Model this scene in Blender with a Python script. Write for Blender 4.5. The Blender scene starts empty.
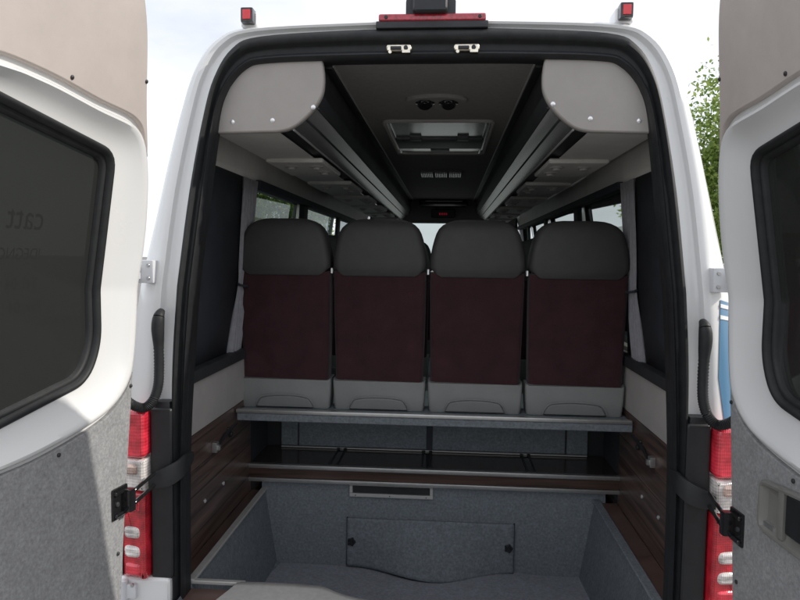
import bpy, bmesh, math, random
from mathutils import Vector, Matrix
random.seed(7)
sc = bpy.context.scene
COL = sc.collection
R = math.radians

# ------------------------------------------------------------------ materials
def mat(name, color, rough=.5, metal=0., coat=0., spec=.5, noise=None, bump=None, col2=None, sheen=0.):
    """noise=(scale, amount, detail) mottles colour; bump=(scale, strength, distance)"""
    m = bpy.data.materials.new(name); m.use_nodes = True
    nt = m.node_tree; b = nt.nodes['Principled BSDF']
    b.inputs['Base Color'].default_value = (*color, 1)
    b.inputs['Roughness'].default_value = rough
    b.inputs['Metallic'].default_value = metal
    b.inputs['Coat Weight'].default_value = coat
    b.inputs['Coat Roughness'].default_value = .06
    b.inputs['Specular IOR Level'].default_value = spec
    if sheen: b.inputs['Sheen Weight'].default_value = sheen
    tc = nt.nodes.new('ShaderNodeTexCoord')
    if noise:
        n = nt.nodes.new('ShaderNodeTexNoise'); n.inputs['Scale'].default_value = noise[0]
        n.inputs['Detail'].default_value = noise[2]; n.inputs['Roughness'].default_value = .65
        nt.links.new(tc.outputs['Object'], n.inputs['Vector'])
        cr = nt.nodes.new('ShaderNodeValToRGB')
        c2 = col2 or tuple(c*(1-noise[1]) for c in color); c1 = tuple(min(1, c*(1+noise[1])) for c in color) if not col2 else color
        cr.color_ramp.elements[0].position = .33; cr.color_ramp.elements[0].color = (*c2, 1)
        cr.color_ramp.elements[1].position = .67; cr.color_ramp.elements[1].color = (*c1, 1)
        nt.links.new(n.outputs['Fac'], cr.inputs['Fac']); nt.links.new(cr.outputs['Color'], b.inputs['Base Color'])
        # soft large scale roughness variation
        n3 = nt.nodes.new('ShaderNodeTexNoise'); n3.inputs['Scale'].default_value = 6; n3.inputs['Detail'].default_value = 4
        nt.links.new(tc.outputs['Object'], n3.inputs['Vector'])
        mr = nt.nodes.new('ShaderNodeMapRange'); mr.inputs['To Min'].default_value = max(0.02, rough-.07); mr.inputs['To Max'].default_value = min(1, rough+.07)
        nt.links.new(n3.outputs['Fac'], mr.inputs['Value']); nt.links.new(mr.outputs['Result'], b.inputs['Roughness'])
    if bump:
        n2 = nt.nodes.new('ShaderNodeTexNoise'); n2.inputs['Scale'].default_value = bump[0]; n2.inputs['Detail'].default_value = 5
        nt.links.new(tc.outputs['Object'], n2.inputs['Vector'])
        bp = nt.nodes.new('ShaderNodeBump'); bp.inputs['Strength'].default_value = bump[1]; bp.inputs['Distance'].default_value = bump[2]
        nt.links.new(n2.outputs['Fac'], bp.inputs['Height']); nt.links.new(bp.outputs['Normal'], b.inputs['Normal'])
    return m

def felt(name, dark, light, sc_=90):
    m = mat(name, light, rough=.95, noise=(sc_, .0, 6), col2=dark, bump=(400, .5, .002), spec=.15)
    nt = m.node_tree; b = nt.nodes['Principled BSDF']
    tc = [n for n in nt.nodes if n.type == 'TEX_COORD'][0]
    # blotchy second layer of fibres
    n = nt.nodes.new('ShaderNodeTexNoise'); n.inputs['Scale'].default_value = 22; n.inputs['Detail'].default_value = 8; n.inputs['Roughness'].default_value = .75
    nt.links.new(tc.outputs['Object'], n.inputs['Vector'])
    mx = nt.nodes.new('ShaderNodeMix'); mx.data_type = 'RGBA'; mx.blend_type = 'MULTIPLY'; mx.inputs['Factor'].default_value = 1
    cr = nt.nodes.new('ShaderNodeValToRGB'); cr.color_ramp.elements[0].position = .3; cr.color_ramp.elements[0].color = (.84,.84,.84,1)
    cr.color_ramp.elements[1].position = .7; cr.color_ramp.elements[1].color = (1.1,1.1,1.1,1)
    nt.links.new(n.outputs['Fac'], cr.inputs['Fac'])
    src = b.inputs['Base Color'].links[0].from_socket
    nt.links.new(src, mx.inputs['A']); nt.links.new(cr.outputs['Color'], mx.inputs['B']); nt.links.new(mx.outputs['Result'], b.inputs['Base Color'])
    return m

def wood(name, c1, c2):
    m = bpy.data.materials.new(name); m.use_nodes = True; nt = m.node_tree; b = nt.nodes['Principled BSDF']
    tc = nt.nodes.new('ShaderNodeTexCoord'); mp = nt.nodes.new('ShaderNodeMapping'); mp.inputs['Scale'].default_value = (1.2, .9, 26)
    nt.links.new(tc.outputs['Object'], mp.inputs['Vector'])
    n = nt.nodes.new('ShaderNodeTexNoise'); n.inputs['Scale'].default_value = 1.6; n.inputs['Detail'].default_value = 8; n.inputs['Distortion'].default_value = .6; n.inputs['Roughness'].default_value = .6
    nt.links.new(mp.outputs['Vector'], n.inputs['Vector'])
    cr = nt.nodes.new('ShaderNodeValToRGB'); cr.color_ramp.elements[0].position = .36; cr.color_ramp.elements[0].color = (*c1, 1)
    cr.color_ramp.elements[1].position = .66; cr.color_ramp.elements[1].color = (*c2, 1)
    nt.links.new(n.outputs['Fac'], cr.inputs['Fac']); nt.links.new(cr.outputs['Color'], b.inputs['Base Color'])
    b.inputs['Roughness'].default_value = .30
    bp = nt.nodes.new('ShaderNodeBump'); bp.inputs['Strength'].default_value = .15; bp.inputs['Distance'].default_value = .002
    nt.links.new(n.outputs['Fac'], bp.inputs['Height']); nt.links.new(bp.outputs['Normal'], b.inputs['Normal'])
    return m

def paint_mat():
    m = mat('white_paint', (.78, .78, .77), rough=.3, coat=.6, noise=(2, .008, 1))
    return m

def weave(name, c1, c2):
    m = bpy.data.materials.new(name); m.use_nodes = True; nt = m.node_tree; b = nt.nodes['Principled BSDF']
    tc = nt.nodes.new('ShaderNodeTexCoord')
    v = nt.nodes.new('ShaderNodeTexVoronoi'); v.inputs['Scale'].default_value = 330
    n = nt.nodes.new('ShaderNodeTexNoise'); n.inputs['Scale'].default_value = 14; n.inputs['Detail'].default_value = 6
    nt.links.new(tc.outputs['Object'], v.inputs['Vector']); nt.links.new(tc.outputs['Object'], n.inputs['Vector'])
    ad = nt.nodes.new('ShaderNodeMath'); ad.operation = 'MULTIPLY_ADD'; ad.inputs[1].default_value = .5
    nt.links.new(v.outputs['Distance'], ad.inputs[0]); nt.links.new(n.outputs['Fac'], ad.inputs[2])
    cr = nt.nodes.new('ShaderNodeValToRGB'); cr.color_ramp.elements[0].position = .40; cr.color_ramp.elements[0].color = (*c1, 1)
    cr.color_ramp.elements[1].position = 1.05; cr.color_ramp.elements[1].color = (*c2, 1)
    nt.links.new(ad.outputs[0], cr.inputs['Fac']); nt.links.new(cr.outputs['Color'], b.inputs['Base Color'])
    b.inputs['Roughness'].default_value = .9; b.inputs['Specular IOR Level'].default_value = .2
    b.inputs['Sheen Weight'].default_value = .15
    bp = nt.nodes.new('ShaderNodeBump'); bp.inputs['Strength'].default_value = .4; bp.inputs['Distance'].default_value = .002
    nt.links.new(v.outputs['Distance'], bp.inputs['Height']); nt.links.new(bp.outputs['Normal'], b.inputs['Normal'])
    return m

def glass_mat(name, tint, gloss=.08, rough=.02):
    m = bpy.data.materials.new(name); m.use_nodes = True; nt = m.node_tree
    for n in list(nt.nodes): nt.nodes.remove(n)
    out = nt.nodes.new('ShaderNodeOutputMaterial'); tr = nt.nodes.new('ShaderNodeBsdfTransparent'); gl = nt.nodes.new('ShaderNodeBsdfGlossy')
    tr.inputs['Color'].default_value = (*tint, 1); gl.inputs['Roughness'].default_value = rough
    fr = nt.nodes.new('ShaderNodeFresnel'); fr.inputs['IOR'].default_value = 1.45
    base = tr
    if rough > .1:      # milky roof pane that spreads the light
        tl = nt.nodes.new('ShaderNodeBsdfTranslucent'); tl.inputs['Color'].default_value = (.75, .76, .76, 1)
        base = nt.nodes.new('ShaderNodeMixShader'); base.inputs[0].default_value = .8; nt.links.new(tr.outputs[0], base.inputs[1]); nt.links.new(tl.outputs[0], base.inputs[2])
    mx = nt.nodes.new('ShaderNodeMixShader'); nt.links.new(fr.outputs[0], mx.inputs[0]); nt.links.new(base.outputs[0], mx.inputs[1]); nt.links.new(gl.outputs[0], mx.inputs[2])
    nt.links.new(mx.outputs[0], out.inputs[0])
    return m

def tinted_mat():
    # privacy glass: dark body colour, little see through, reflections
    m = bpy.data.materials.new('privacy_glass'); m.use_nodes = True; nt = m.node_tree
    for n in list(nt.nodes): nt.nodes.remove(n)
    out = nt.nodes.new('ShaderNodeOutputMaterial'); tr = nt.nodes.new('ShaderNodeBsdfTransparent'); gl = nt.nodes.new('ShaderNodeBsdfGlossy'); df = nt.nodes.new('ShaderNodeBsdfDiffuse')
    tr.inputs['Color'].default_value = (.028, .030, .026, 1); df.inputs['Color'].default_value = (.040, .042, .040, 1); gl.inputs['Roughness'].default_value = .03
    a = nt.nodes.new('ShaderNodeMixShader'); a.inputs[0].default_value = .62
    nt.links.new(tr.outputs[0], a.inputs[1]); nt.links.new(df.outputs[0], a.inputs[2])
    fr = nt.nodes.new('ShaderNodeFresnel'); fr.inputs['IOR'].default_value = 1.13
    mx = nt.nodes.new('ShaderNodeMixShader'); nt.links.new(fr.outputs[0], mx.inputs[0]); nt.links.new(a.outputs[0], mx.inputs[1]); nt.links.new(gl.outputs[0], mx.inputs[2])
    nt.links.new(mx.outputs[0], out.inputs[0])
    return m

def lens_mat(name, color, emit=0., kx=0, kz=140, rough=.12):
    m = mat(name, color, rough=rough, coat=1., spec=.6)
    nt = m.node_tree; b = nt.nodes['Principled BSDF']; tc = [n for n in nt.nodes if n.type == 'TEX_COORD'][0]
    sep = nt.nodes.new('ShaderNodeSeparateXYZ'); nt.links.new(tc.outputs['Object'], sep.inputs[0])
    def wv(sock, k):
        a = nt.nodes.new('ShaderNodeMath'); a.operation = 'MULTIPLY'; a.inputs[1].default_value = k; nt.links.new(sock, a.inputs[0])
        s = nt.nodes.new('ShaderNodeMath'); s.operation = 'SINE'; nt.links.new(a.outputs[0], s.inputs[0]); return s.outputs[0]
    h = wv(sep.outputs['Z'], kz*6.28)
    h2 = wv(sep.outputs['X'], (kx or 170)*6.28)
    ad = nt.nodes.new('ShaderNodeMath'); ad.operation = 'ADD'; nt.links.new(h, ad.inputs[0]); nt.links.new(h2, ad.inputs[1])
    n = nt.nodes.new('ShaderNodeTexNoise'); n.inputs['Scale'].default_value = 20; n.inputs['Detail'].default_value = 3
    nt.links.new(tc.outputs['Object'], n.inputs['Vector'])
    mm = nt.nodes.new('ShaderNodeMath'); mm.operation = 'MULTIPLY_ADD'; mm.inputs[1].default_value = .045
    nt.links.new(ad.outputs[0], mm.inputs[0]); nt.links.new(n.outputs['Fac'], mm.inputs[2])
    cr = nt.nodes.new('ShaderNodeValToRGB'); cr.color_ramp.elements[0].position = .3; cr.color_ramp.elements[0].color = (*[c*.45 for c in color], 1)
    cr.color_ramp.elements[1].position = .7; cr.color_ramp.elements[1].color = (*[min(1, c*1.25+.01) for c in color], 1)
    nt.links.new(mm.outputs[0], cr.inputs['Fac']); nt.links.new(cr.outputs['Color'], b.inputs['Base Color'])
    bp = nt.nodes.new('ShaderNodeBump'); bp.inputs['Strength'].default_value = .18; bp.inputs['Distance'].default_value = .002
    nt.links.new(ad.outputs[0], bp.inputs['Height']); nt.links.new(bp.outputs['Normal'], b.inputs['Normal'])
    return m

def leaf_mat(name, a, b_):
    m = bpy.data.materials.new(name); m.use_nodes = True; nt = m.node_tree; b = nt.nodes['Principled BSDF']
    g = nt.nodes.new('ShaderNodeNewGeometry'); cr = nt.nodes.new('ShaderNodeValToRGB')
    cr.color_ramp.elements[0].color = (*a, 1); cr.color_ramp.elements[1].color = (*b_, 1)
    nt.links.new(g.outputs['Random Per Island'], cr.inputs['Fac']); nt.links.new(cr.outputs['Color'], b.inputs['Base Color'])
    b.inputs['Roughness'].default_value = .6; b.inputs['Specular IOR Level'].default_value = .25
    tl = nt.nodes.new('ShaderNodeBsdfTranslucent'); nt.links.new(cr.outputs['Color'], tl.inputs['Color'])
    mx = nt.nodes.new('ShaderNodeMixShader'); mx.inputs[0].default_value = .4
    out = [n for n in nt.nodes if n.type == 'OUTPUT_MATERIAL'][0]
    nt.links.new(b.outputs[0], mx.inputs[1]); nt.links.new(tl.outputs[0], mx.inputs[2]); nt.links.new(mx.outputs[0], out.inputs[0])
    return m

M = dict(
    paint=paint_mat(),
    primer=mat('grey_white_paint', (.66, .67, .69), rough=.4, coat=.3, noise=(4, .03, 3)),
    rubber=mat('black_rubber', (.020, .021, .022), rough=.55, noise=(30, .2, 4), bump=(220, .15, .001), spec=.35),
    plastic=mat('black_plastic', (.018, .019, .021), rough=.42, noise=(25, .15, 4), bump=(500, .25, .0008)),
    gloss=mat('gloss_black', (.012, .012, .013), rough=.12, coat=.5),
    dplastic=mat('dark_grey_plastic', (.035, .037, .04), rough=.6, noise=(20, .12, 4), bump=(500, .3, .0008)),
    beige=mat('beige_lining', (.49, .435, .40), rough=.62, noise=(9, .05, 5), bump=(650, .35, .001)),
    binface=mat('grey_leatherette', (.37, .345, .32), rough=.55, noise=(9, .04, 5), bump=(550, .4, .001)),
    binunder=mat('bin_underside', (.68, .655, .61), rough=.6, noise=(9, .05, 5), bump=(550, .4, .001)),
    wallgrey=mat('grey_wall_lining', (.46, .435, .41), rough=.6, noise=(9, .05, 5), bump=(550, .4, .001)),
    ceil=mat('ceiling_lining', (.29, .275, .262), rough=.9, noise=(60, .08, 6), bump=(400, .4, .001), spec=.2),
    charcoal=mat('charcoal_lining', (.044, .047, .055), rough=.7, noise=(14, .12, 5), bump=(500, .4, .001), spec=.25),
    felt=felt('grey_felt', (.25, .25, .255), (.38, .38, .38), 110),
    feltdark=felt('dark_felt', (.150, .170, .186), (.245, .270, .290)),
    feltfloor=felt('floor_felt', (.24, .25, .28), (.35, .365, .40)),
    wood=wood('dark_wood', (.045, .028, .023), (.170, .108, .090)),
    woodstrip=wood('wood_edge', (.03, .017, .013), (.10, .06, .045)),
    alu=mat('brushed_aluminium', (.55, .55, .54), rough=.35, metal=.85, noise=(40, .06, 4)),
    alumatte=mat('anodised_trim', (.50, .49, .47), rough=.5, metal=.4, noise=(40, .05, 4)),
    chrome=mat('zinc_plate', (.80, .74, .62), rough=.22, metal=1., noise=(60, .15, 3)),
    screw=mat('screw_head', (.85, .85, .85), rough=.25, metal=.6),
    darkscrew=mat('dark_screw', (.03, .03, .03), rough=.5),
    seatbase=mat('seat_plastic', (.27, .275, .265), rough=.55, noise=(12, .05, 5), bump=(500, .3, .001)),
    seatgrip=mat('seat_plastic_grip', (.23, .235, .228), rough=.5, noise=(12, .05, 5), bump=(500, .3, .001)),
    maroon=weave('maroon_fabric', (.036, .017, .019), (.066, .028, .033)),
    head=mat('headrest_vinyl', (.062, .0605, .058), rough=.55, noise=(15, .08, 5), bump=(420, .5, .001)),
    curtain=mat('curtain_cloth', (.32, .315, .335), rough=.85, noise=(40, .1, 5), bump=(300, .4, .001), sheen=.3),
    glass=glass_mat('clear_glass', (.62, .68, .66)), sideglass=glass_mat('side_glass', (.22, .26, .26)),
    roofglass=glass_mat('roof_glass', (.30, .31, .31), rough=.15),
    tint=tinted_mat(),
    red=lens_mat('red_lens', (.62, .012, .03)), redb=lens_mat('bright_red_lens', (.95, .03, .06), kz=95),
    white=lens_mat('clear_lens', (.80, .74, .70), kz=110), pinkl=lens_mat('amber_tint_lens', (.85, .60, .50), kz=110),
    redlamp=mat('marker_red', (.75, .01, .02), rough=.2, coat=1.),
    brakered=mat('brake_red', (.42, .018, .035), rough=.12, coat=1., noise=(90, .35, 3), bump=(160, .3, .002)),
    blue=mat('blue_decal', (.075, .21, .36), rough=.35, coat=.4), stripe=mat('white_decal', (.8, .82, .84), rough=.35, coat=.4),
    ink=mat('window_lettering', (.004, .004, .004), rough=.8),
    silver=mat('silver_band', (.42, .42, .41), rough=.22, metal=.7),
    asphalt=mat('asphalt', (.20, .195, .185), rough=.9, noise=(12, .25, 8), bump=(120, .6, .01)),
    bark=mat('bark', (.10, .075, .055), rough=.9, noise=(12, .4, 6), bump=(30, .8, .02)),
    leaf=leaf_mat('sunlit_leaves', (.10, .18, .03), (.40, .50, .14)),
    render=mat('rendered_wall', (.55, .52, .46), rough=.9, noise=(3, .08, 6), bump=(60, .3, .005)),
    rooftile=mat('roof_tiles', (.30, .13, .08), rough=.85, noise=(12, .3, 6)),
)

# ------------------------------------------------------------------ object helpers
def link(o, parent=None):
    COL.objects.link(o)
    if parent: o.parent = parent
    return o

def mesh(name, verts, faces, m, parent=None, smooth=True, angle=40, fix=True):
    me = bpy.data.meshes.new(name)
    me.from_pydata([tuple(v) for v in verts], [], faces)
    ms = m if isinstance(m, (list, tuple)) else [m]
    for x in ms: me.materials.append(x)
    if fix:
        bm = bmesh.new(); bm.from_mesh(me); bmesh.ops.remove_doubles(bm, verts=bm.verts, dist=1e-6)
        bmesh.ops.recalc_face_normals(bm, faces=bm.faces); bm.to_mesh(me); bm.free()
    if smooth: shade(me, angle)
    return link(bpy.data.objects.new(name, me), parent)

def shade(me, angle=40):
    for p in me.polygons: p.use_smooth = True
    try: me.set_sharp_from_angle(angle=R(angle))
    except Exception: pass
    for p in me.polygons: p.use_smooth = len(p.vertices) < 7

def empty(name, loc=(0, 0, 0)):
    o = bpy.data.objects.new(name, None); o.location = loc; o.empty_display_size = .2
    return link(o)

class B:
    """collects boxes, tubes, discs as one mesh; an optional point map is applied at build"""
    def __init__(s, fn=None): s.bm = bmesh.new(); s.fn = fn
    def box(s, x0, x1, y0, y1, z0, z1, bev=.0, seg=2, mi=0):
        b = bmesh.new()
        r = bmesh.ops.create_cube(b, size=1)
        for v in b.verts: v.co = Vector(((x0+x1)/2+v.co.x*(x1-x0), (y0+y1)/2+v.co.y*(y1-y0), (z0+z1)/2+v.co.z*(z1-z0)))
        if bev: bmesh.ops.bevel(b, geom=list(b.edges), offset=bev, segments=seg, profile=.7, affect='EDGES')
        s._add(b, mi); return s
    def tube(s, pts, rad, n=10, mi=0, caps=True, flat=1.):
        pts = [Vector(p) for p in pts]; b = bmesh.new(); rings = []
        for i, p in enumerate(pts):
            t = (pts[min(i+1, len(pts)-1)]-pts[max(i-1, 0)]).normalized()
            up = Vector((0, 0, 1)) if abs(t.z) < .9 else Vector((0, 1, 0))
            a = t.cross(up).normalized(); c = t.cross(a).normalized()
            r = rad[i] if isinstance(rad, (list, tuple)) else rad
            rings.append([b.verts.new(p+a*math.cos(k*2*math.pi/n)*r+c*math.sin(k*2*math.pi/n)*r*flat) for k in range(n)])
        for q, w in zip(rings, rings[1:]):
            for k in range(n): b.faces.new((q[k], q[(k+1) % n], w[(k+1) % n], w[k]))
        if caps: b.faces.new(rings[0]); b.faces.new(rings[-1])
        s._add(b, mi); return s
    def disc(s, c, axis, r, h, n=20, mi=0, dome=0.):
        """short cylinder from c along axis, slightly chamfered"""
        c = Vector(c); ax = Vector(axis).normalized()
        ps = [c, c+ax*h*.75, c+ax*h]; rs = [r, r, r*.82]
        if dome: ps.append(c+ax*(h+dome)); rs.append(r*.3)
        return s.tube(ps, rs, n, mi)
    def _add(s, b, mi):
        for f in b.faces: f.material_index = mi
        me = bpy.data.meshes.new('t'); b.to_mesh(me); b.free(); s.bm.from_mesh(me); bpy.data.meshes.remove(me)
    def build(s, name, m, parent=None, angle=35):
        if s.fn:
            for v in s.bm.verts: v.co = s.fn(v.co)
        bmesh.ops.recalc_face_normals(s.bm, faces=s.bm.faces)
        me = bpy.data.meshes.new(name); s.bm.to_mesh(me); s.bm.free()
        for x in (m if isinstance(m, (list, tuple)) else [m]): me.materials.append(x)
        shade(me, angle)
        return link(bpy.data.objects.new(name, me), parent)

def catmull(P, k=5):
    out = []
    for i in range(len(P)-1):
        p0 = P[i-1] if i else tuple(2*a-b for a, b in zip(P[0], P[1])); p1 = P[i]; p2 = P[i+1]
        p3 = P[i+2] if i+2 < len(P) else tuple(2*a-b for a, b in zip(P[-1], P[-2]))
        for j in range(k):
            t = j/k
            out.append(tuple(.5*((2*b)+(-a+c)*t+(2*a-5*b+4*c-d)*t*t+(-a+3*b-3*c+d)*t**3) for a, b, c, d in zip(p0, p1, p2, p3)))
    out.append(tuple(P[-1])); return out

def loft(rings, closed=False, mi=None, skip=None):
    n = len(rings[0]); V = [p for r in rings for p in r]; F = []
    for i in range(len(rings)-1):
        for j in range(n if closed else n-1):
            f = (i*n+j, i*n+(j+1) % n, (i+1)*n+(j+1) % n, (i+1)*n+j)
            if skip and skip([sum(V[q][a] for q in f)/4 for a in range(3)]): continue
            F.append(f)
    return V, F

def rounded(P, rad, seg=8):
    """round the corners of a closed polygon; rad one value or one per corner"""
    out = []; n = len(P)
    for i in range(n):
        a, b, c = Vector(P[i-1]), Vector(P[i]), Vector(P[(i+1) % n]); r = rad[i] if isinstance(rad, (list, tuple)) else rad
        u = (a-b); w = (c-b); r = min(r, u.length*.48, w.length*.48)
        s, e = b+u.normalized()*r, b+w.normalized()*r
        for k in range(seg+1):
            t = k/seg; out.append(tuple(s*(1-t)**2+b*2*t*(1-t)+e*t*t))
    return out

def inset(P, d):
    out = []; n = len(P); area = sum(P[i-1][0]*P[i][1]-P[i][0]*P[i-1][1] for i in range(n)); sg = 1 if area > 0 else -1
    for i in range(n):
        a, b, c = Vector(P[i-1]), Vector(P[i]), Vector(P[(i+1) % n])
        t = (c-a)
        if t.length < 1e-9: out.append(P[i]); continue
        t.normalize(); out.append((b.x-t.y*d*sg, b.y+t.x*d*sg))
    return out

def plate(name, P, n0, n1, b, fn, m, parent, backcap=False):
    """flat panel with outline P (u,v), from depth n0 to n1, rounded rim; fn(u,n,v) -> world"""
    Ls = [(P, n0), (P, n1-b), (inset(P, b*.3), n1-b*.3), (inset(P, b), n1)]
    n = len(P); V = [fn(Vector((u, d, v))) for Q, d in Ls for u, v in Q]; F = []
    for i in range(3):
        for j in range(n): F.append((i*n+j, i*n+(j+1) % n, (i+1)*n+(j+1) % n, (i+1)*n+j))
    F.append(tuple(range(3*n, 4*n)))
    if backcap: F.append(tuple(range(n)))
    return mesh(name, V, F, m, parent, fix=True, angle=50)

def ray_ring(P, c, N=120):
    out = []
    for k in range(N):
        a = 2*math.pi*k/N; d = Vector((math.cos(a), math.sin(a))); best = None
        for i in range(len(P)):
            p, q = Vector(P[i-1])-Vector(c), Vector(P[i])-Vector(c); e = q-p
            den = d.x*e.y-d.y*e.x
            if abs(den) < 1e-12: continue
            t = (p.x*e.y-p.y*e.x)/den; s = (p.x*d.y-p.y*d.x)/den
            if t > 0 and -1e-6 <= s <= 1+1e-6 and (best is None or t > best): best = t
        out.append((c[0]+d.x*best, c[1]+d.y*best))
    return out

I = lambda v: v
lean = lambda z: .16*max(0., z-1.75)

# ------------------------------------------------------------------ the minibus
bus = empty('minibus', (0, 0, 0))
bus['label'] = 'white minibus seen from behind with both rear doors swung open on its luggage bay'
bus['category'] = 'minibus'

# contours of the rear end, right half, bottom to top centre, (x, z)
O_ = [(.80,.30),(.80,.8),(.80,1.2),(.795,1.5),(.778,1.75),(.755,2.05),(.725,2.28),(.695,2.42),(.64,2.515),(.55,2.553),(.25,2.57),(0,2.573)]
S_ = [(.772,.30),(.772,.8),(.768,1.2),(.752,1.5),(.733,1.75),(.710,2.05),(.690,2.28),(.660,2.385),(.600,2.455),(.520,2.475),(.25,2.482),(0,2.483)]
R_ = [(.90,.30),(.905,.8),(.905,1.2),(.884,1.5),(.863,1.75),(.838,2.05),(.798,2.30),(.762,2.45),(.695,2.552),(.585,2.592),(.25,2.607),(0,2.61)]
B_ = [(.97,.30),(.99,.8),(.993,1.2),(.985,1.5),(.945,1.75),(.893,2.05),(.84,2.32),(.788,2.485),(.72,2.578),(.60,2.612),(.25,2.628),(0,2.632)]
def arch(C, y, dx=0, dz=0, k=5, ln=1.):
    h = catmull([(x, z) for x, z in C], k)
    full = h+[(-x, z) for x, z in reversed(h[:-1])]
    return [(x+(dx if x > 0 else -dx)*min(1, abs(x)/.3), y+lean(z)*ln, z+dz*max(0, (z-2.4)/.2)) for x, z in full]
def blend(A, C, t): return [tuple(a*(1-t)+c*t for a, c in zip(p, q)) for p, q in zip(A, C)]

hole = lambda c: (abs(c[0]) < .25 and 1.13 < c[1] < 2.03 and c[2] > 2.4) 
win_gap = lambda c: (c[1] > 1.05 and 1.42 < c[2] < 2.19 and abs(c[0]) > .5 and not (2.02 < c[1] < 2.2 or 3.35 < c[1] < 3.5 or 4.5 < c[1] < 4.65 or c[1] > 5.3))
Ys = [.10, .22, .5, 1.05, 1.13, 1.5, 2.02, 2.04, 2.2, 2.8, 3.35, 3.5, 4.5, 4.65, 5.3, 5.7, 6.0]
rings = [arch(B_, .10)]
for y in Ys[1:]: rings.append(arch(B_, y, dx=.012*min(1, (y-.1)/.3), dz=.03*min(1, (y-.1)/1.2), ln=max(0, 1-(y-.1)/3)))
V, F = loft(rings, skip=lambda c: hole(c) or win_gap(c))
mesh('body_shell', V, F, M['paint'], bus)
# the rear frame: rounded corner, rear face, crease, recessed gutter, flange
r1 = arch(B_, .10); r2 = arch(blend(B_, R_, .35), .055); r3 = arch(blend(B_, R_, .7), .022); r4 = arch(R_, .006)
r5 = arch(blend(R_, O_, .18), .000); r6 = arch(blend(R_, O_, .36), .004); r7 = arch(blend(R_, O_, .44), .018); r8 = arch(blend(R_, O_, .52), .022)
r9 = arch(blend(R_, O_, .86), .020); r10 = arch(O_, .012); r11 = arch(blend(O_, S_, .5), .02)
V, F = loft([r1, r2, r3, r4, r5, r6, r7, r8, r9, r10, r11])
mesh('rear_frame', V, F, M['paint'], bus)
# rubber seal: fat rounded lip, then flat trim to the inner edge
def seal_pts(t, y): return arch(blend(O_, S_, t), y)
V, F = loft([seal_pts(-.10, .016), seal_pts(-.08, .000), seal_pts(.05, -.014), seal_pts(.22, -.016), seal_pts(.36, -.004), seal_pts(.42, .012), seal_pts(.5, .016), seal_pts(.72, .014), seal_pts(.92, .02), seal_pts(1.0, .035), seal_pts(.97, .075)])
mesh('door_seal', V, F, M['rubber'], bus, angle=60)
V, F = loft([seal_pts(.70, .012), seal_pts(.72, .002), seal_pts(.84, -.002), seal_pts(.98, .010), seal_pts(1.0, .03)])
mesh('inner_seal_lip', V, F, M['plastic'], bus, angle=60)

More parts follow.
